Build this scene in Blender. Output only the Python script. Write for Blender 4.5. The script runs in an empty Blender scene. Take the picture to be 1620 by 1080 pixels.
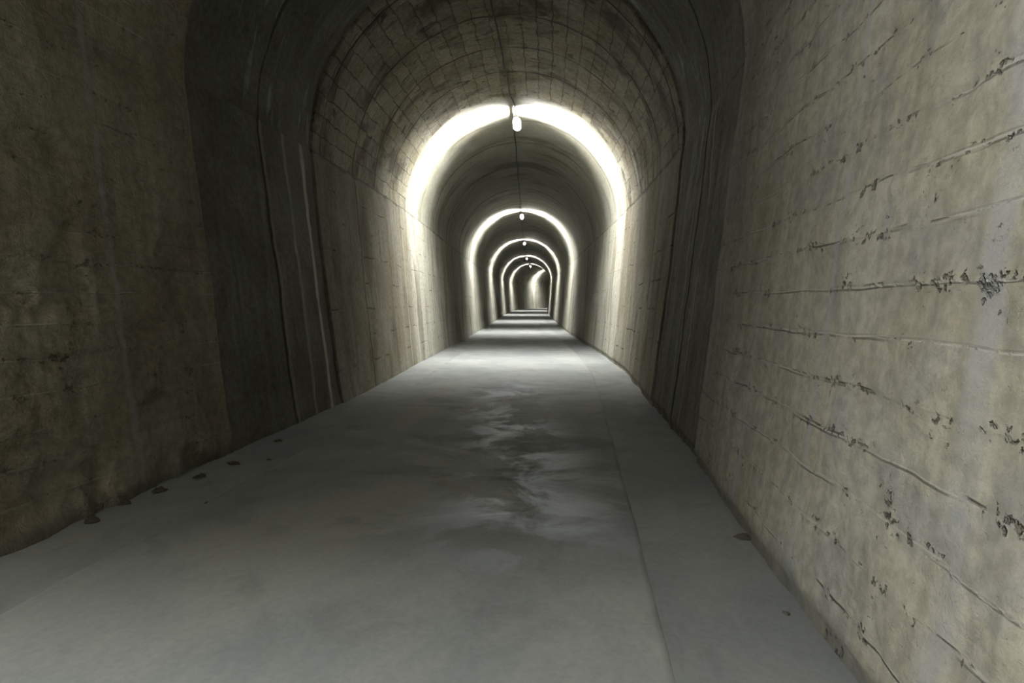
import bpy, math, random
import numpy as np
from mathutils import Vector

random.seed(7)
scene = bpy.context.scene
COL = scene.collection
PI = math.pi

# ------------------------------------------------------------------ centre line of the tunnel
SS = np.arange(-16.0, 170.01, 0.05)
hk_s = [-16, 2, 6, 10, 14, 20, 41, 58, 77, 86, 95, 103, 120, 140, 170]
hk_v = [.10, .10, .095, .068, .038, .018, .027, .029, .037, .075, .19, .33, .55, .85, 1.1]
HEAD = np.interp(SS, hk_s, hk_v)
XC = np.cumsum(HEAD) * 0.05
YC = np.cumsum(np.where(SS > 86, np.cos(np.arctan(HEAD)), 1.0)) * 0.05
XC = XC - np.interp(2.5, SS, XC) - .84
YC = YC - np.interp(0.0, SS, YC)
ZK_s = [-16, 10, 16, 33, 49, 68, 86, 103, 170]
ZK_z = [0, 0, .01, -.09, 0, .12, .32, .45, .8]
_z = np.interp(SS, ZK_s, ZK_z)
ZC = np.convolve(np.pad(_z, 100, mode='edge'), np.ones(201) / 201, mode='valid')


def frame(s):
    """centre x, y, floor z and tangent angle at station s (arrays)"""
    return (np.interp(s, SS, XC), np.interp(s, SS, YC), np.interp(s, SS, ZC),
            np.arctan(np.interp(s, SS, HEAD)))


def place(s, lat, h):
    """station, lateral offset (right +) and height -> world xyz"""
    x, y, z, a = frame(s)
    return np.stack([x + lat * np.cos(a), y - lat * np.sin(a), z + h], -1)


HSP = 3.4                       # springing height
Z0, Z1, Z2, Z3 = 6.0, 7.5, 9.05, 15.2   # lining changes along the tunnel


def base_half(s):
    return np.interp(s, [-16, 9, 14, 170], [2.05, 2.05, 2.18, 2.18])


def spring_half(s):
    return np.interp(s, [-16, 170], [2.44, 2.44])


# ------------------------------------------------------------------ value noise in numpy
def _hash(ix, iy, seed):
    n = (ix.astype(np.int64) * 374761393 + iy.astype(np.int64) * 668265263 + seed * 1274126177) & 0xffffffff
    n = ((n ^ (n >> 13)) * 1274126177) & 0xffffffff
    n = n ^ (n >> 16)
    return (n & 0xffff) / 65535.0


def vnoise(x, y, seed=0):
    ix = np.floor(x); iy = np.floor(y)
    fx = x - ix; fy = y - iy
    fx = fx * fx * (3 - 2 * fx); fy = fy * fy * (3 - 2 * fy)
    a = _hash(ix, iy, seed); b = _hash(ix + 1, iy, seed)
    c = _hash(ix, iy + 1, seed); d = _hash(ix + 1, iy + 1, seed)
    return (a * (1 - fx) + b * fx) * (1 - fy) + (c * (1 - fx) + d * fx) * fy


def fbm(x, y, seed=0, octv=4):
    t = 0; amp = .5
    for i in range(octv):
        t = t + amp * (vnoise(x, y, seed + i * 17) - .5)
        x = x * 2.03; y = y * 2.03; amp *= .5
    return t


def sstep(a, b, x):
    t = np.clip((x - a) / (b - a), 0, 1)
    return t * t * (3 - 2 * t)


# ------------------------------------------------------------------ object helpers
def tag(o, label=None, cat=None, group=None, kind=None):
    if label: o['label'] = label
    if cat: o['category'] = cat
    if group: o['group'] = group
    if kind: o['kind'] = kind
    return o


def grid_mesh(name, P, UV, mats, matidx=None, kind='structure', flip=False, smooth=True):
    """P: (n, m, 3) grid, UV (n, m, 2) in metres"""
    n, m = P.shape[:2]
    me = bpy.data.meshes.new(name)
    idx = np.arange(n * m).reshape(n, m)
    q = np.stack([idx[:-1, :-1], idx[1:, :-1], idx[1:, 1:], idx[:-1, 1:]], -1).reshape(-1, 4)
    if flip: q = q[:, ::-1]
    nf = len(q)
    me.vertices.add(n * m)
    me.vertices.foreach_set('co', P.reshape(-1).astype(np.float32))
    me.loops.add(nf * 4)
    me.loops.foreach_set('vertex_index', q.reshape(-1).astype(np.int32))
    me.polygons.add(nf)
    me.polygons.foreach_set('loop_start', (np.arange(nf) * 4).astype(np.int32))
    me.update(calc_edges=True)
    uvl = me.uv_layers.new(name='UVMap')
    uvl.data.foreach_set('uv', UV.reshape(-1, 2)[q.reshape(-1)].reshape(-1).astype(np.float32))
    for mt in mats: me.materials.append(mt)
    if matidx is not None:
        mi = matidx[:-1, :-1].reshape(-1).astype(np.int32)
        me.polygons.foreach_set('material_index', mi)
    me.polygons.foreach_set('use_smooth', np.full(nf, smooth))
    me.validate()
    me.update()
    o = bpy.data.objects.new(name, me)
    COL.objects.link(o)
    if kind: o['kind'] = kind
    return o


class MB:
    """collects verts / faces in a local frame"""
    def __init__(s): s.v = []; s.f = []

    def box(s, c, d, taper=1.0, bev=0.0):
        """box centred c, size d, chamfered long edges (axis y), lower part tapered in x"""
        cx, cy, cz = c; w, l, h = [k / 2 for k in d]
        b = min(bev, w * .9, h * .9)
        ring = [(-w * taper + b, -h), (w * taper - b, -h), (w * taper, -h + b), (w, h - b), (w - b, h), (-w + b, h), (-w, h - b), (-w * taper, -h + b)]
        st = len(s.v)
        eb = min(bev, l * .9)
        rows = [(-l, .82), (-l + eb, 1), (l - eb, 1), (l, .82)] if bev else [(-l, 1), (l, 1)]
        for y, k in rows:
            for x, z in ring: s.v.append((cx + x * k, cy + y, cz + z * k))
        for r in range(len(rows) - 1):
            for i in range(8):
                j = (i + 1) % 8
                s.f.append((st + r * 8 + i, st + r * 8 + j, st + r * 8 + 8 + j, st + r * 8 + 8 + i))
        s.f.append(tuple(st + i for i in range(7, -1, -1)))
        e = st + (len(rows) - 1) * 8
        s.f.append(tuple(e + i for i in range(8)))
        return s

    def tube(s, pts, rad, n=12, caps=True):
        pts = [Vector(p) for p in pts]
        rads = rad if isinstance(rad, (list, tuple)) else [rad] * len(pts)
        st = len(s.v)
        for i, p in enumerate(pts):
            t = (pts[min(i + 1, len(pts) - 1)] - pts[max(i - 1, 0)]).normalized()
            up = Vector((0, 0, 1)) if abs(t.z) < .9 else Vector((1, 0, 0))
            a = t.cross(up).normalized(); b = a.cross(t).normalized()
            for k in range(n):
                th = 2 * PI * k / n
                s.v.append(tuple(p + (a * math.cos(th) + b * math.sin(th)) * rads[i]))
        for i in range(len(pts) - 1):
            for k in range(n):
                j = (k + 1) % n
                s.f.append((st + i * n + k, st + i * n + j, st + i * n + n + j, st + i * n + n + k))
        if caps:
            s.f.append(tuple(st + k for k in range(n - 1, -1, -1)))
            e = st + (len(pts) - 1) * n
            s.f.append(tuple(e + k for k in range(n)))
        return s

    def build(s, name, mat, parent=None, smooth=False):
        me = bpy.data.meshes.new(name)
        me.from_pydata(s.v, [], s.f)
        me.materials.append(mat)
        if smooth:
            for p in me.polygons: p.use_smooth = True
        me.update()
        o = bpy.data.objects.new(name, me)
        COL.objects.link(o)
        if parent: o.parent = parent
        return o


# ------------------------------------------------------------------ node helpers
class NT:
    def __init__(s, name):
        s.mat = bpy.data.materials.new(name); s.mat.use_nodes = True
        s.t = s.mat.node_tree; s.t.nodes.clear()
        s.out = s.n('ShaderNodeOutputMaterial')
        s.bsdf = s.n('ShaderNodeBsdfPrincipled')
        s.t.links.new(s.bsdf.outputs[0], s.out.inputs['Surface'])

    def n(s, kind, **kw):
        nd = s.t.nodes.new(kind)
        for k, v in kw.items(): setattr(nd, k, v)
        return nd

    def put(s, sock, v):
        if v is None: return
        if isinstance(v, bpy.types.NodeSocket): s.t.links.new(v, sock)
        else: sock.default_value = v

    def m(s, op, a, b=None, c=None, clamp=False):
        nd = s.n('ShaderNodeMath', operation=op); nd.use_clamp = clamp
        s.put(nd.inputs[0], a); s.put(nd.inputs[1], b); s.put(nd.inputs[2], c)
        return nd.outputs[0]

    def add(s, a, b): return s.m('ADD', a, b)
    def mul(s, a, b): return s.m('MULTIPLY', a, b)

    def ramp(s, v, a, b, lo=0.0, hi=1.0):
        nd = s.n('ShaderNodeMapRange', interpolation_type='SMOOTHSTEP')
        s.put(nd.inputs[0], v); nd.inputs[1].default_value = a; nd.inputs[2].default_value = b
        nd.inputs[3].default_value = lo; nd.inputs[4].default_value = hi
        return nd.outputs[0]

    def uv(s):
        tc = s.n('ShaderNodeUVMap'); sp = s.n('ShaderNodeSeparateXYZ')
        s.t.links.new(tc.outputs[0], sp.inputs[0])
        return sp.outputs[0], sp.outputs[1]

    def vec(s, x, y, z=0.0):
        nd = s.n('ShaderNodeCombineXYZ')
        s.put(nd.inputs[0], x); s.put(nd.inputs[1], y); s.put(nd.inputs[2], z)
        return nd.outputs[0]

    def noise(s, vec, scale=1.0, detail=3.0, rough=.55, dist=0.0):
        nd = s.n('ShaderNodeTexNoise')
        s.put(nd.inputs['Vector'], vec); nd.inputs['Scale'].default_value = scale
        nd.inputs['Detail'].default_value = detail; nd.inputs['Roughness'].default_value = rough
        nd.inputs['Distortion'].default_value = dist
        return nd.outputs[0]

    def mix(s, f, a, b, mode='MIX'):
        nd = s.n('ShaderNodeMix', data_type='RGBA', blend_type=mode)
        s.put(nd.inputs[0], f)
        for i, v in ((6, a), (7, b)):
            if isinstance(v, tuple) and len(v) == 3: v = (*v, 1)
            s.put(nd.inputs[i], v)
        return nd.outputs[2]

    def band(s, x, c, w, soft=.5):
        """1 where |x - c| < w, soft edge"""
        d = s.m('ABSOLUTE', s.m('SUBTRACT', x, c))
        return s.ramp(d, w * soft, w, 1, 0)

    def finish(s, col, rough, height=None, dist=.01, strength=1.0, spec=.3, alb=1.0):
        if alb != 1.0: col = s.mix(1.0, col, (alb, alb, alb), 'MULTIPLY')
        s.put(s.bsdf.inputs['Base Color'], col); s.put(s.bsdf.inputs['Roughness'], rough)
        s.bsdf.inputs['Specular IOR Level'].default_value = spec
        if height is not None:
            b = s.n('ShaderNodeBump'); b.inputs['Strength'].default_value = strength
            b.inputs['Distance'].default_value = dist
            s.put(b.inputs['Height'], height)
            s.t.links.new(b.outputs[0], s.bsdf.inputs['Normal'])
        return s.mat


def maxs(T, lst):
    r = lst[0]
    for x in lst[1:]: r = T.m('MAXIMUM', r, x)
    return r


# ------------------------------------------------------------------ materials
ALB = .55
def board_concrete(name, colA, colB, dark, seed, joints, pit=1.0, rough_amt=1.0, grey=.5, lines=1.0, alb=.58):
    """board marked concrete: 0.2 m boards, vertical panel joints, voids along the board edges"""
    T = NT(name); u, v = T.uv()
    us = T.add(u, seed)
    wob = T.mul(T.m('SUBTRACT', T.noise(T.vec(us, v), 1.3, 2), .5), .05)
    vv = T.add(v, wob)
    bw = .205
    row = T.m('FLOOR', T.m('DIVIDE', vv, bw))
    fr = T.m('FRACT', T.m('DIVIDE', vv, bw))
    edge = T.m('MINIMUM', fr, T.m('SUBTRACT', 1.0, fr))
    # which board edges show, and where
    vis = T.noise(T.vec(T.mul(us, .8), T.mul(row, 3.7)), 1.0, 2)
    vis = T.mul(T.ramp(vis, .5, .62), T.ramp(T.noise(T.vec(us, v), 7, 3, .7), .45, .58))
    line = T.mul(T.ramp(edge, .02, .055, 1, 0), vis)
    pale_vis = T.ramp(T.noise(T.vec(T.add(T.mul(us, .7), 31), T.mul(row, 5.1)), 1.0, 2), .52, .64)
    pale = T.mul(T.ramp(edge, .02, .075, 1, 0), pale_vis)
    big = T.noise(T.vec(us, v), .9, 5, .6, .4)
    big2 = T.noise(T.vec(T.add(us, 40), v), 2.3, 5, .6, .6)
    fine = T.noise(T.vec(us, v), 14, 4, .65)
    grain = T.noise(T.vec(T.mul(us, 4), T.mul(v, 40)), 1.0, 3, .6)
    runs = T.noise(T.vec(T.mul(us, 6), T.mul(v, .5)), 1.0, 3, .6)
    col = T.mix(T.ramp(big, .35, .65), colA, colB)
    g = T.mul(T.ramp(big2, .48, .62), grey)
    col = T.mix(g, col, (.30, .305, .30))
    tone = T.m('MULTIPLY_ADD', T.noise(T.vec(T.mul(row, 7.3), T.m('FLOOR', T.mul(us, .55))), 1.0, 0), .5, .75)
    col = T.mix(.5, col, T.vec(tone, tone, tone), 'MULTIPLY')
    f2 = T.ramp(fine, .3, .7, .80, 1.16)
    col = T.mix(1.0, col, T.vec(f2, f2, f2), 'MULTIPLY')
    r2 = T.ramp(runs, .3, .7, .84, 1.1)
    col = T.mix(1.0, col, T.vec(r2, r2, r2), 'MULTIPLY')
    # voids: clustered, more along edges
    vor = T.n('ShaderNodeTexVoronoi'); dx = T.mul(T.noise(T.vec(us, v), 22, 3, .7), .09); dy = T.mul(T.noise(T.vec(T.add(us, 7), v), 22, 3, .7), .09)
    T.put(vor.inputs['Vector'], T.vec(T.add(T.mul(us, .8), dx), T.add(T.mul(v, 1.25), dy)))
    vor.inputs['Scale'].default_value = 30
    d = vor.outputs['Distance']
    clus = T.add(T.noise(T.vec(us, T.mul(v, 1.4)), 3.2, 4, .7), T.mul(T.ramp(edge, .0, .25, 1, 0), .13))
    rad = T.ramp(clus, .535, .76, 0, .46 * pit)
    hole = T.m('SUBTRACT', rad, T.add(d, T.mul(fine, .25)))
    hole = T.ramp(hole, -.22, .12)
    rust = T.ramp(T.noise(T.vec(us, v), 1.7, 3), .55, .75)
    dk = T.mix(rust, dark, (dark[0] * 2.0, dark[1] * 1.4, dark[2]))
    col = T.mix(T.mul(line, .6 * lines), col, dk)
    col = T.mix(T.mul(pale, .5), col, (.58, .57, .50))
    col = T.mix(T.mul(hole, .6), col, dk)
    # vertical panel joints with grey laitance
    js = []
    wv = T.mul(T.m('SUBTRACT', T.noise(T.vec(seed, v), 3.0, 4), .5), .10)
    uw = T.add(u, wv)
    for j, w in joints: js.append(T.band(uw, j, w, .2))
    if js:
        jn = T.mul(maxs(T, js), T.ramp(T.noise(T.vec(us, v), 3, 3), .3, .6, .35, 1.0))
        col = T.mix(T.mul(jn, .6), col, (.40, .42, .43))
    # gutter shade painted into the colour where the wall meets the floor
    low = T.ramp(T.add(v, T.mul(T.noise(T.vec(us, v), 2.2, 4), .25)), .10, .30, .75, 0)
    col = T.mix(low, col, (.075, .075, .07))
    h = T.add(T.mul(fine, .5 * rough_amt), T.mul(grain, .18))
    h = T.add(h, T.mul(T.noise(T.vec(us, v), 45, 3, .7), .35 * rough_amt))
    h = T.add(h, T.mul(big2, .6 * rough_amt))
    h = T.m('SUBTRACT', h, T.mul(hole, 1.1))
    h = T.m('SUBTRACT', h, T.mul(line, .6))
    h = T.add(h, T.mul(pale, .6))
    return T.finish(col, .85, h, .022, 1.0, .25, alb)


def plaster_ring(name, seed, arch, streaks=()):
    """dark damp flaking render with bluish runs"""
    T = NT(name); u, v = T.uv(); us = T.add(u, seed)
    big = T.noise(T.vec(us, v), 1.1, 5, .6, .5)
    if arch: rn = T.noise(T.vec(T.mul(us, 9), T.mul(v, .9)), 1.0, 4, .6, .5)
    else: rn = T.noise(T.vec(T.mul(us, 8), T.mul(v, .35)), 1.0, 4, .6, .3)
    fine = T.noise(T.vec(us, v), 16, 4, .65)
    col = T.mix(T.ramp(big, .4, .65), (.16, .15, .12), (.24, .23, .205))
    col = T.mix(T.mul(T.ramp(rn, .52, .66), .55), col, (.17, .18, .185))
    if arch:
        st = T.noise(T.vec(T.mul(T.add(us, 5), 7), T.mul(v, 1.1)), 1.0, 2, .5, .4)
        gate = T.ramp(T.noise(T.vec(us, T.mul(v, 1.0)), 1.4, 2), .45, .6)
        col = T.mix(T.mul(T.ramp(st, .60, .68), gate), col, (.42, .44, .45))
    f2 = T.ramp(fine, .3, .7, .75, 1.2)
    col = T.mix(1.0, col, T.vec(f2, f2, f2), 'MULTIPLY')
    wv = T.mul(T.m('SUBTRACT', T.noise(T.vec(seed, v), 1.6, 4), .5), .09)
    uw = T.add(u, wv)
    for s0, w, k in streaks:
        b = T.mul(T.band(uw, s0, w, .3), T.ramp(T.noise(T.vec(seed + s0 * 9, v), 2.2, 3), .25, .5, .35, 1))
        col = T.mix(T.mul(b, k), col, (.80, .77, .62))
    for s0 in (Z0 + .02, Z1):
        col = T.mix(T.mul(T.band(uw, s0, .035, .3), .55), col, (.03, .028, .024))
    h = T.add(T.mul(rn, .35), T.mul(fine, .35))
    return T.finish(col, .8, h, .012, .8, .25, ALB)


def stone_arch(name, seed):
    T = NT(name); u, v = T.uv(); us = T.add(u, seed)
    wx = T.mul(T.m('SUBTRACT', T.noise(T.vec(us, v), 3.2, 4), .5), .16)
    wy = T.mul(T.m('SUBTRACT', T.noise(T.vec(T.add(us, 9), v), 3.2, 4), .5), .12)
    br = T.n('ShaderNodeTexBrick'); br.offset = .47; br.squash = 1.0
    T.put(br.inputs['Vector'], T.vec(T.add(us, wx), T.add(v, wy)))
    br.inputs['Color1'].default_value = (.62, .62, .62, 1); br.inputs['Color2'].default_value = (1.0, 1.0, 1.0, 1)
    br.inputs['Mortar'].default_value = (.42, .38, .31, 1)
    br.inputs['Scale'].default_value = 1; br.inputs['Mortar Size'].default_value = .011
    br.inputs['Mortar Smooth'].default_value = .6
    br.inputs['Brick Width'].default_value = .52; br.inputs['Row Height'].default_value = .255
    big = T.noise(T.vec(us, v), 1.3, 5, .6, .3)
    st = T.noise(T.vec(T.add(us, 17), T.mul(v, .75)), 1.0, 5, .62, .7)
    fine = T.noise(T.vec(us, v), 14, 4, .65)
    col = T.mix(T.ramp(big, .35, .65), (.38, .335, .21), (.46, .44, .34))
    worn = T.ramp(T.noise(T.vec(us, v), 2.4, 4, .6), .38, .55, .25, .95)
    col = T.mix(worn, col, br.outputs['Color'], 'MULTIPLY')
    col = T.mix(T.ramp(st, .49, .64, 0, .78), col, (.085, .062, .035))
    dk2 = T.noise(T.vec(T.mul(us, 2.2), T.mul(v, 1.6)), 1.3, 4, .65, .5)
    col = T.mix(T.ramp(dk2, .60, .68, 0, .8), col, (.035, .028, .02))
    f2 = T.ramp(fine, .3, .7, .72, 1.2)
    col = T.mix(1.0, col, T.vec(f2, f2, f2), 'MULTIPLY')
    # ring joints between pours / rings of stones
    uw = T.add(u, T.mul(T.m('SUBTRACT', T.noise(T.vec(seed, v), 2, 4), .5), .10))
    gate = T.ramp(T.noise(T.vec(us, v), 1.1, 3), .35, .5, .25, 1)
    jl = maxs(T, [T.band(uw, a, .04, .2) for a in (9.4, 10.95, 12.3, 13.6)])
    col = T.mix(T.mul(T.mul(jl, gate), .8), col, (.04, .032, .022))
    h = T.add(T.mul(T.m('SUBTRACT', 1.0, br.outputs['Fac']), 1.0), T.mul(fine, .5))
    h = T.add(h, T.mul(big, .5))
    h = T.m('SUBTRACT', h, T.mul(jl, .8))
    return T.finish(col, .85, h, .022, 1.0, .25, ALB)


def stained_wall(name, seed, streaks, joints=(), tint=1.0, courses=.55, pale=0.0):
    """older rendered wall: faint courses, brown runs down the face, pale mineral streaks"""
    T = NT(name); u, v = T.uv(); us = T.add(u, seed)
    big = T.noise(T.vec(us, v), .9, 5, .6, .4)
    runs = T.noise(T.vec(T.mul(us, 5), T.mul(v, .55)), 1.0, 5, .62, .4)
    runs2 = T.noise(T.vec(T.mul(us, 1.2), T.mul(v, .3)), 1.0, 4, .6, .3)
    fine = T.noise(T.vec(us, v), 13, 4, .65)
    col = T.mix(T.ramp(big, .35, .65), (.32, .285, .195), (.39, .375, .295))
    if pale: col = T.mix(pale, col, (.52, .53, .46))
    col = T.mix(T.ramp(runs, .48, .68, 0, .5), col, (.17, .14, .09))
    col = T.mix(T.ramp(runs2, .48, .66, 0, .55), col, (.13, .10, .065))
    bw = .42
    wob = T.mul(T.m('SUBTRACT', T.noise(T.vec(us, v), 2.2, 3), .5), .10)
    fr = T.m('FRACT', T.m('DIVIDE', T.add(v, wob), bw))
    edge = T.m('MINIMUM', fr, T.m('SUBTRACT', 1.0, fr))
    vis = T.ramp(T.noise(T.vec(us, v), 1.6, 3), .5, .62)
    ln = T.mul(T.ramp(edge, .015, .05, 1, 0), vis)
    col = T.mix(T.mul(ln, courses), col, (.07, .05, .03))
    f2 = T.ramp(fine, .3, .7, .78, 1.15)
    col = T.mix(1.0, col, T.vec(f2, f2, f2), 'MULTIPLY')
    uw = T.add(u, T.mul(T.m('SUBTRACT', T.noise(T.vec(seed, T.mul(v, .8)), 2, 4), .5), .10))
    for s0, w, k in streaks:
        b = T.mul(T.band(uw, s0, w, .25), T.ramp(T.noise(T.vec(seed + s0 * 9, v), 1.6, 3), .25, .5, .45, 1))
        col = T.mix(T.mul(b, k), col, (.68, .66, .56))
    if joints:
        jl = maxs(T, [T.band(uw, a, .045, .2) for a in joints])
        col = T.mix(T.mul(jl, .75), col, (.045, .035, .025))
    top = T.ramp(T.add(v, wob), HSP - .05, HSP + .0, 0, .7)      # dark seam at the springing
    col = T.mix(top, col, (.06, .05, .035))
    h = T.add(T.mul(fine, .5), T.mul(big, .6))
    h = T.m('SUBTRACT', h, T.mul(ln, .5))
    h = T.add(h, T.mul(runs, .3))
    return T.finish(col, .85, h, .022, 1.0, .25, ALB)


def smooth_vault(name, seed, rings):
    """concrete vault past the first lamp: smooth, ring stains, a few rust spots"""
    T = NT(name); u, v = T.uv(); us = T.add(u, seed)
    big = T.noise(T.vec(us, v), .8, 5, .6, .5)
    st = T.noise(T.vec(T.mul(us, 1.3), T.mul(v, .35)), 1.0, 4, .6, .5)
    fine = T.noise(T.vec(us, v), 12, 4, .65)
    col = T.mix(T.ramp(big, .35, .65), (.34, .33, .25), (.41, .41, .345))
    col = T.mix(T.ramp(st, .5, .68, 0, .6), col, (.10, .08, .055))
    f2 = T.ramp(fine, .3, .7, .85, 1.12)
    col = T.mix(1.0, col, T.vec(f2, f2, f2), 'MULTIPLY')
    uw = T.add(u, T.mul(T.m('SUBTRACT', T.noise(T.vec(seed, v), 1.3, 4), .5), .35))
    gate = T.ramp(T.noise(T.vec(us, v), .9, 3), .35, .55, .2, 1)
    jl = maxs(T, [T.band(uw, a, .14, .1) for a in rings])
    col = T.mix(T.mul(T.mul(jl, gate), .6), col, (.07, .05, .03))
    h = T.add(T.mul(fine, .3), T.mul(big, .5))
    return T.finish(col, .8, h, .02, 1.0, .3, ALB)


def floor_mat(name, seed, tone=1.0, damp=True):
    T = NT(name); u, v = T.uv(); us = T.add(u, seed)
    big = T.noise(T.vec(T.mul(us, .5), v), 1.0, 5, .6, .5)
    cl = T.noise(T.vec(T.mul(us, 1.0), T.mul(v, 1.2)), 1.7, 6, .62, .6)
    fine = T.noise(T.vec(us, v), 24, 4, .65)
    a = (.225 * tone, .243 * tone, .243 * tone); b = (.292 * tone, .305 * tone, .29 * tone)
    col = T.mix(T.ramp(big, .35, .65), a, b)
    col = T.mix(T.ramp(cl, .52, .70, 0, .35), col, (.16 * tone, .165 * tone, .16 * tone))
    f2 = T.ramp(fine, .3, .7, .93, 1.06)
    col = T.mix(1.0, col, T.vec(f2, f2, f2), 'MULTIPLY')
    rough = T.ramp(cl, .3, .7, .62, .8)
    if damp:
        # lamp sheen painted as smoother bluish patches down the middle, with darker damp film
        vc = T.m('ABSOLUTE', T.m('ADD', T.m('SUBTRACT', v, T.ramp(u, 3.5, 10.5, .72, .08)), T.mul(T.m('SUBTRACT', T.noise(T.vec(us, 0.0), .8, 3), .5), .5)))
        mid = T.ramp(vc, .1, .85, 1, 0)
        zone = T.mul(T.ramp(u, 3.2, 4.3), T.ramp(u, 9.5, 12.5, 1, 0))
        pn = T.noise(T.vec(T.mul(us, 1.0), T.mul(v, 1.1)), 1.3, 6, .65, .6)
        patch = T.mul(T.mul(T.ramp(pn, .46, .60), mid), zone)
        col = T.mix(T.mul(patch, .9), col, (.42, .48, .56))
        dk = T.mul(T.mul(T.ramp(T.noise(T.vec(T.mul(us, 1.0), T.mul(v, .5)), .95, 5, .62, .8), .48, .62), zone), T.ramp(vc, .5, 1.7, 1, .3))
        col = T.mix(T.mul(dk, .5), col, (.10, .105, .105))
        rough = T.m('SUBTRACT', rough, T.mul(patch, .30))
    h = T.add(T.mul(fine, .25), T.mul(cl, .7))
    return T.finish(col, rough, h, .008, .8, .4, .83)


def plain(name, col, rough=.5, metal=0.0, em=None, strength=0):
    T = NT(name)
    T.bsdf.inputs['Metallic'].default_value = metal
    nz = T.noise(T.n('ShaderNodeTexCoord').outputs['Object'], 40, 3)
    k = T.ramp(nz, .3, .7, .85, 1.1)
    c = T.mix(1.0, col, T.vec(k, k, k), 'MULTIPLY')
    T.finish(c, rough)
    if em:
        T.bsdf.inputs['Emission Color'].default_value = (*em, 1)
        T.bsdf.inputs['Emission Strength'].default_value = strength
    return T.mat


TAN_A, TAN_B = (.36, .345, .262), (.44, .435, .355)
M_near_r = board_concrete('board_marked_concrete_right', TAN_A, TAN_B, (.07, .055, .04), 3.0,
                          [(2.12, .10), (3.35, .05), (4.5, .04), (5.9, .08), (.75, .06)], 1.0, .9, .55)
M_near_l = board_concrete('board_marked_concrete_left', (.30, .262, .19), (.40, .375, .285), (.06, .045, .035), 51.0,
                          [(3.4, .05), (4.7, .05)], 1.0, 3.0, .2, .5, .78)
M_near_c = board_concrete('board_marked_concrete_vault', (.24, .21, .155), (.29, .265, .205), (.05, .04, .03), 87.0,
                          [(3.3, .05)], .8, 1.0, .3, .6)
M_ring_l = plaster_ring('damp_render_left', 5.0, False, [(7.55, .06, .25), (8.15, .06, .4), (8.72, .07, 1.0)])
M_ring_r = plaster_ring('damp_render_right', 15.0, False, [(7.1, .025, .45), (7.8, .025, .5), (8.4, .02, .3)])
M_ring_c = plaster_ring('damp_render_vault', 25.0, True)
M_st_l = stained_wall('stained_wall_left', 11.0, [(14.6, .03, .8), (14.0, .02, .4)], (10.95,), 1.0, .6)
M_st_r = stained_wall('stained_wall_right', 21.0, [(12.6, .05, .5), (13.6, .03, .8), (14.4, .03, .6)], (10.95,), 1.0, .6)
M_st_c = stone_arch('cut_stone_vault', 31.0)
far_streaks_l = [(15.6, .05, .8), (16.4, .04, .5), (17.6, .06, .4), (19.2, .05, .4), (24, .06, .4), (32, .06, .5)]
far_streaks_r = [(15.5, .05, .8), (16.6, .05, .5), (17.5, .04, .4), (18.6, .06, .5), (25, .06, .4), (33, .06, .5)]
M_far_l = stained_wall('rendered_wall_left', 61.0, far_streaks_l, (), 1.0, .3, .6)
M_far_r = stained_wall('rendered_wall_right', 71.0, far_streaks_r, (), 1.0, .3, .6)
M_far_c = smooth_vault('smooth_concrete_vault', 81.0, (17.2, 19.4, 22.8, 27, 31, 35, 40))
M_floor = floor_mat('dusty_concrete_slab', 2.0)
M_strip_l = floor_mat('concrete_verge_left', 44.0, .95, False)
M_strip_r = floor_mat('concrete_verge_right', 64.0, .88, False)
M_cable = plain('black_rubber', (.012, .012, .013), .6)
M_metal = plain('galvanised_steel', (.35, .36, .37), .45, .6)
M_house = plain('grey_moulded_plastic', (.45, .46, .47), .5)
M_crumb = plain('broken_concrete', (.065, .057, .043), .9)
M_crumb2 = plain('damp_silt', (.075, .07, .06), .9)

# ------------------------------------------------------------------ stations of the lining grid
S = np.concatenate([np.arange(-14, 0, .25), np.arange(0, 6.0, .03), np.arange(6.0, 9.05, .035),
                    np.arange(9.05, 16, .06), np.arange(16, 30, .2), np.arange(30, 150.1, .6)])
S = np.unique(np.round(np.concatenate([S, [Z0, Z0 + .02, Z1, Z1 + .02, Z2, Z2 + .02, Z3]]), 4))


def zone(s):
    return np.where(s < Z0, 0, np.where(s < Z2, 1, np.where(s < Z3, 2, 3)))


def recess(s):
    """how far the lining steps back (m) from the nominal line"""
    r = np.where(s <= Z0, 0.0, np.where(s <= Z1, .03, np.where(s <= Z2, .025, 0.0)))
    return r


def relief(s, v, seed, amp_l):
    """surface unevenness (towards the inside +)"""
    n = fbm(s * 1.1, v * 1.3, seed, 5) * .055
    n2 = fbm(s * 6, v * 6, seed + 50, 4) * .022
    row = np.floor(v / .205)
    n3 = (_hash(row, np.floor(s * .55), seed + 5) - .5) * .008
    near = 1 - sstep(5.5, 6.0, s)
    rr = n + n2 * (.5 + (.5 + .9 * (amp_l > .5)) * near) + n3 * near
    # spalls / hollows on the left wall
    sp = fbm(s * 2.6, v * 3.4, seed + 90, 4)
    rr = rr - amp_l * sstep(.07, .2, sp) * .05 * near
    # flaky layers in the ring zone
    rz = sstep(Z0, Z0 + .1, s) * (1 - sstep(Z2 - .1, Z2, s))
    fl = fbm(s * 7, v * .9, seed + 30, 3)
    rr = rr + rz * sstep(.03, .09, fl) * .006 + rz * fl * .01
    return rr


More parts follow.
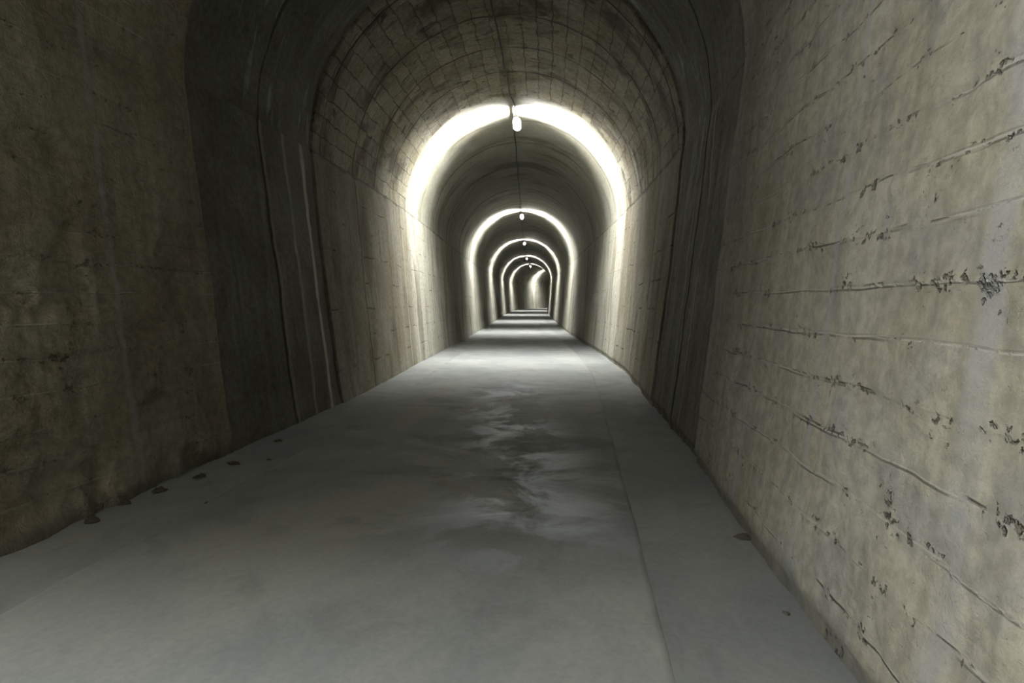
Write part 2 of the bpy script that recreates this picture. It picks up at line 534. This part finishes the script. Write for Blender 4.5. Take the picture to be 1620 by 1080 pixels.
def wall(side):
    V = np.concatenate([np.arange(0, HSP - .01, .035), [HSP]])
    s, v = np.meshgrid(S, V, indexing='ij')
    half = base_half(s) + (spring_half(s) - base_half(s)) * (v / HSP) ** .9
    fade = 1 - sstep(HSP - .15, HSP, v) * .85
    rel = relief(s, v, 3 if side < 0 else 13, 1.0 if side < 0 else .25) * fade
    if side > 0:      # recess / gutter groove along the foot of the right wall
        rel = rel - .035 * (1 - sstep(.05, .10, v + .03 * fbm(s * 3, v * 0, 77, 3)))
    else:             # broken foot of the left wall
        rel = rel + (.02 + .10 * np.clip(fbm(s * 4.5, v * 0, 37, 5), -.2, .4)) * (1 - sstep(.0, .13, v + .1 * fbm(s * 5, v * 5, 39, 3))) * (1 - sstep(5, 6, s))
    half = half + recess(s) - rel
    P = place(s, side * half, v - (.08 * (v == 0)))
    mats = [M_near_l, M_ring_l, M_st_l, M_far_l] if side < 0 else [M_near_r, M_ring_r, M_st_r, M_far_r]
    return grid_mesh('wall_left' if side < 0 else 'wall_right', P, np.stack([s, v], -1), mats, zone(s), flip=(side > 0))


def vault():
    N = 110
    th = np.linspace(0, PI, N)
    s, t = np.meshgrid(S, th, indexing='ij')
    arc = t * 2.44
    fade = sstep(0, .08, np.sin(t))
    rel = relief(s, arc + 20, 23, .2) * (.15 + .85 * fade)
    r = spring_half(s) + recess(s) - rel
    # the springing keeps a small ledge over the walls
    P = place(s, -r * np.cos(t), HSP + (r + .01) * np.sin(t))
    # over the near walls the board-marked lining simply carries on upwards on both sides
    side_v = HSP + np.where(t < PI / 2, t, PI - t) * 2.44
    v = np.where(s <= Z0, side_v, arc)
    mi = np.where(s < Z0, np.where(t < PI / 2 - .01, 4, 0), zone(s))
    return grid_mesh('ceiling', P, np.stack([s, v], -1), [M_near_r, M_ring_c, M_st_c, M_far_c, M_near_l], mi, flip=True)


wl = wall(-1); wr = wall(1); ce = vault()
tag(wl, 'rough dark tan concrete wall on the left of the tunnel')
tag(wr, 'pale tan board-marked concrete wall on the right of the tunnel')
tag(ce, 'arched stone and concrete tunnel vault with dark stains')

# ------------------------------------------------------------------ floor: middle slab and two side verges
FS = np.unique(np.concatenate([np.arange(-14, 0, .25), np.arange(0, 16, .06), np.arange(16, 150.1, .4)]))


def strip(name, latA, latB, n, z0, mat, seed, edge_drop=0.0):
    k = np.linspace(0, 1, n)
    s, t = np.meshgrid(FS, k, indexing='ij')
    A = latA(s); B = latB(s)
    lat = A + (B - A) * t
    h = z0 + fbm(s * .8, lat * .8, seed, 4) * .012
    h = h + fbm(s * 5, lat * 5, seed + 9, 3) * .003
    if edge_drop:
        e = (t == 0) | (t == 1)
        h = np.where(e, h - edge_drop, h)
        t2 = np.clip(t, 0, 1)
    P = place(s, lat, h)
    return grid_mesh(name, P, np.stack([s, lat], -1), [mat], None, flip=False)


def jl(s): return -(base_half(s) - .60) + fbm(s * .9, s * 0, 5, 3) * .05
def jr(s): return (base_half(s) - .62) + fbm(s * .7, s * 0, 8, 3) * .03
def lw(s): return -(base_half(s) + .20)
def rw(s): return (base_half(s) + .20)


def slab():
    k = np.concatenate([[0, .002], np.linspace(.012, .988, 60), [.998, 1]])
    s, t = np.meshgrid(FS, k, indexing='ij')
    A = jl(s); B = jr(s); lat = A + (B - A) * t
    h = fbm(s * .8, lat * .8, 61, 4) * .012 + fbm(s * 5, lat * 5, 70, 3) * .003
    h = h - np.where((t == 0) | (t == 1), .005, 0)
    P = place(s, lat, h)
    return grid_mesh('floor', P, np.stack([s, lat], -1), [M_floor], None, flip=False)


fl = slab()
tag(fl, 'grey dusty concrete slab down the middle of the tunnel')
t1 = strip('trim_1', lw, lambda s: jl(s) + .01, 14, -.003, M_strip_l, 61)
t2 = strip('trim_2', lambda s: jr(s) - .01, rw, 14, -.004, M_strip_r, 61)
tag(t1, 'narrow concrete verge between slab and left wall')
tag(t2, 'narrow darker concrete verge between slab and right wall')

# closing walls where the tunnel goes on out of sight (behind the viewpoint and past the far bend)
for nm, s0, f in (('wall_back', -13.9, 1), ('wall_front', 149.9, -1)):
    th = np.linspace(0, PI, 40)
    rr = np.linspace(0.0, 1.0, 12)
    prof = [(-2.12, -.1)] + [(-2.5 * math.cos(a), HSP + 2.5 * math.sin(a)) for a in th] + [(2.12, -.1)]
    prof = np.array(prof)
    R, K = np.meshgrid(rr, np.arange(len(prof)), indexing='ij')
    lat = prof[K, 0] * R; h = 2.4 + (prof[K, 1] - 2.4) * R
    P = place(np.full_like(lat, s0), lat, h)
    o = grid_mesh(nm, P, np.stack([lat, h], -1), [M_near_c], None, flip=(f < 0))

# ------------------------------------------------------------------ lamps
LAMP = (1.0, .985, .955)


def baffle(c, root, axis_up=True):
    """flat annular guard ring round the tube, added to cut its light along the tunnel"""
    mb = MB(); n = 28; cx, cy, cz = c
    for yy in (-.0015, .0015):
        for rad in (.0345, .0345 + GR):
            for i in range(n):
                t = 2 * PI * i / n
                mb.v.append((cx + rad * math.cos(t), cy + yy, cz + rad * math.sin(t)))
    for i in range(n):
        j = (i + 1) % n
        a0, a1, b0, b1 = 0, n, 2 * n, 3 * n
        mb.f += [(a0 + i, a1 + i, a1 + j, a0 + j), (b0 + i, b0 + j, b1 + j, b1 + i),
                 (a1 + i, b1 + i, b1 + j, a1 + j), (a0 + i, a0 + j, b0 + j, b0 + i)]
    return mb.build('baffle_ring', M_baffle, root)


GR = .062


def make_lamp(s0, label, strength, kind='ceiling', parts=True):
    """bulkhead tube lamp hung lengthwise under the crown"""
    x, y, z, a = [float(q) for q in frame(np.array([s0]))]
    root = bpy.data.objects.new('tunnel_lamp', None)
    COL.objects.link(root)
    crown = z + HSP + 2.45
    root.location = (x, y, crown - .03)
    root.rotation_euler = (0, 0, -a)
    tag(root, label, 'lamp', 'lamps along the crown of the vault')
    em = M_em[strength]
    MB().box((-.035, 0, -.195), (.06, .66, .04), .9, .012).build('housing', M_house, root)
    MB().tube([(0.0, -.29, -.27), (0.0, -.275, -.27), (0.0, .275, -.27), (0.0, .29, -.27)], [.02, .034, .034, .02], 20).build('lamp_tube', em, root, True)
    tb = root.children[-1]                # the diffuser gives most of its light downwards
    tb.data.materials.append(M_em['side']); tb.data.materials.append(M_em['top'])
    for p in tb.data.polygons:
        if p.center.z > -.262: p.material_index = 2
        elif p.center.z > -.29: p.material_index = 1
    for sg in (-1, 1):
        MB().box((-.005, sg * .31, -.25), (.08, .035, .11), .85, .01).build('end_cap', M_lens, root)
    for k in range(7):
        baffle((0, -.264 + k * .088, -.27), root)
        MB().tube([(-.035, sg * .2, .03), (-.035, sg * .2, -.18)], .006, 8).build('hanger', M_metal, root)
    MB().tube([(-.10, -.05, -.03), (-.09, -.02, -.12), (-.04, 0, -.175)], .007, 8).build('supply_lead', M_cable, root, True)
    return root


M_baffle = plain('dark_steel', (.05, .05, .055), .6, .3)
M_lens = plain('lit_end_lens', (.8, .8, .8), .4, 0, LAMP, 6)
M_em = {}
for k, st in (('main', 9800), ('side', 6500), ('top', 3500), ('near', 5000)):
    M_em[k] = plain('lit_tube_' + k, (.9, .9, .9), .4, 0, LAMP, st)

stations = [16.3, 33.0, 49.0, 68.0, 86.0, 103.0]
labels = ['largest and nearest ceiling lamp glowing at the crown of the vault',
          'second nearest ceiling lamp, just below the dark stretch of vault',
          'third ceiling lamp, small glow between the second and fourth arches of light',
          'fourth ceiling lamp, tiny glow over the fourth arch of light',
          'fifth ceiling lamp, tiny glow just before the tunnel bends right',
          'farthest ceiling lamp, half hidden past the right-hand bend']
for s0, lb in zip(stations, labels): make_lamp(s0, lb, 'main')

# assumed unseen lamp, added to light the right wall and the near floor
def added_wall_lamp(s0, h, label):
    x, y, z, a = [float(q) for q in frame(np.array([s0]))]
    half = float(base_half(np.array([s0]))[0] + (2.44 - base_half(np.array([s0]))[0]) * (h / HSP) ** .9)
    p = place(np.array([s0]), np.array([-half + .02]), np.array([h]))[0]
    root = bpy.data.objects.new('added_wall_lamp', None); COL.objects.link(root)
    root.location = p; root.rotation_euler = (0, 0, -a)
    tag(root, label, 'lamp')
    MB().box((.03, 0, 0), (.07, .66, .12), .95, .012).build('housing', M_house, root)
    MB().tube([(.115, -.29, 0), (.115, -.275, 0), (.115, .275, 0), (.115, .29, 0)], [.02, .034, .034, .02], 20).build('lamp_tube', M_em['near'], root, True)
    for sg in (-1, 1):
        MB().box((.085, sg * .31, 0), (.09, .035, .08), .9, .01).build('end_cap', M_house, root)
    for k in range(7):
        baffle((.115, -.264 + k * .088, 0), root)


added_wall_lamp(-.3, 3.1, 'unseen tube lamp added on the left wall to light the right wall')

# ------------------------------------------------------------------ cable along the crown
ends = [-10.0] + stations + [112.0]
run_labels = ['black cable overhead from the top of the frame to the nearest ceiling lamp',
              'black cable on the vault running on from the nearest lamp to the second',
              'thin cable on the vault between the second and third lamps',
              'thin cable on the vault between the third and fourth lamps',
              'thin cable on the vault between the fourth and fifth lamps',
              'thin cable on the vault between the fifth lamp and the farthest one',
              'thin cable on the vault past the farthest lamp']
for i in range(len(ends) - 1):
    a0, a1 = ends[i] + (.42 if i else 0), ends[i + 1] - .42
    cs = np.linspace(a0, a1, max(8, int((a1 - a0) / .2)))
    nearl = np.minimum(cs - a0 if i else 99 + cs * 0, a1 - cs)
    lat = -.10 + fbm(cs * .5, cs * 0, 3, 3) * .10 + np.interp(cs, [-10, 8, 16, 30, 108], [-.05, -.10, .02, .05, .05])
    lat = lat * (1 - .85 * (1 - sstep(0, 1.0, nearl)))
    sag = .025 * np.sin(PI * ((cs % 1.7) / 1.7)) * sstep(0, .5, nearl)
    rr = .01 + np.sqrt(np.maximum(0, 2.44 ** 2 - lat ** 2)) + np.interp(cs, [5.9, 6.1, 9, 9.2], [0, .03, .03, 0])
    cp = place(cs, lat, HSP + rr - .045 - sag - .14 * (1 - sstep(0, .5, nearl)))
    cab = MB().tube([tuple(p) for p in cp], .015, 8).build('power_cable', M_cable, None, True)
    tag(cab, run_labels[i], 'cable', 'cable runs between the lamps')


# ------------------------------------------------------------------ crumbs fallen at the foot of the walls
def crumb(s0, lat0, size, label, name='concrete_fragment', mat=None, flat=.55, seed=0):
    rnd = random.Random(seed)
    mb = MB(); nu, nv = 12, 7
    for j in range(nv + 1):
        ph = PI * j / nv
        for i in range(nu):
            t = 2 * PI * i / nu
            d = Vector((math.sin(ph) * math.cos(t), math.sin(ph) * math.sin(t), math.cos(ph)))
            k = 1 + .28 * math.sin(3.1 * d.x + seed) * math.cos(2.7 * d.y + seed * 2) + .18 * math.sin(7 * d.z + 5 * d.x + seed) + rnd.uniform(-.06, .06)
            if j in (0, nv): k = 1
            mb.v.append((d.x * size * k * 1.3, d.y * size * k, max(d.z, -.45) * size * flat * k))
    for j in range(nv):
        for i in range(nu):
            mb.f.append((j * nu + i, (j + 1) * nu + i, (j + 1) * nu + (i + 1) % nu, j * nu + (i + 1) % nu))
    o = mb.build(name, mat or M_crumb)
    p = place(np.array([s0]), np.array([lat0]), np.array([-.008 + .40 * size * flat]))[0]
    o.location = p; o.rotation_euler = (0, 0, rnd.uniform(0, 6))
    return tag(o, label, 'rubble', 'fragments at the foot of the left wall' if lat0 < 0 else None)


CAMH = 1.37


def from_px(px, py):
    d = 1080 * CAMH / (py - 478.0)
    X = (px - 810) / 1080 * d
    c = float(np.interp(d, SS, XC))
    return d, X - c


frs = [((100, 846), .055, 'flat crumbled patch nearest the viewpoint at the left wall foot'),
       ((158, 815), .045, 'dark concrete crumb at the left wall foot, second from the left edge'),
       ((219, 793), .060, 'upright dark concrete lump at the foot of the left wall'),
       ((289, 768), .050, 'flat concrete flake lying out from the left wall foot'),
       ((302, 809), .018, 'single pebble out on the left verge, away from the wall'),
       ((349, 744), .050, 'dark concrete crumb at the left wall where it turns darkest'),
       ((410, 736), .025, 'small flake on the left verge beyond the pebbles'),
       ((425, 705), .040, 'farthest dark concrete crumb along the left wall foot')]
for i, ((px, py), sz, lb) in enumerate(frs):
    d, l = from_px(px, py)
    crumb(d, l, sz * .75, lb, seed=i + 3, flat=.6)
d, l = from_px(1230, 949)
crumb(d, l, .014, 'single dark pebble on the right verge near the wall', 'pebble', M_crumb2, .7, 31)
d, l = from_px(1168, 836)
o = crumb(d, l, .05, 'low smear of dark silt against the right wall foot', 'silt_heap', M_crumb2, .16, 41)

# ------------------------------------------------------------------ world, camera, view
w = bpy.data.worlds.new('World'); scene.world = w; w.use_nodes = True
w.node_tree.nodes['Background'].inputs[0].default_value = (0, 0, 0, 1)
w.node_tree.nodes['Background'].inputs[1].default_value = 0

cam = bpy.data.cameras.new('Camera'); co = bpy.data.objects.new('Camera', cam)
COL.objects.link(co); scene.camera = co
cam.sensor_width = 36; cam.lens = 24.0; cam.clip_start = .05; cam.clip_end = 400
pitch = math.atan(62 / 1080)
co.location = (0, 0, CAMH)
co.rotation_euler = (PI / 2 - pitch, 0, 0)

vs = scene.view_settings
vs.view_transform = 'Standard'; vs.look = 'None'; vs.gamma = 1.0; vs.use_curve_mapping = False
vs.exposure = 0.0
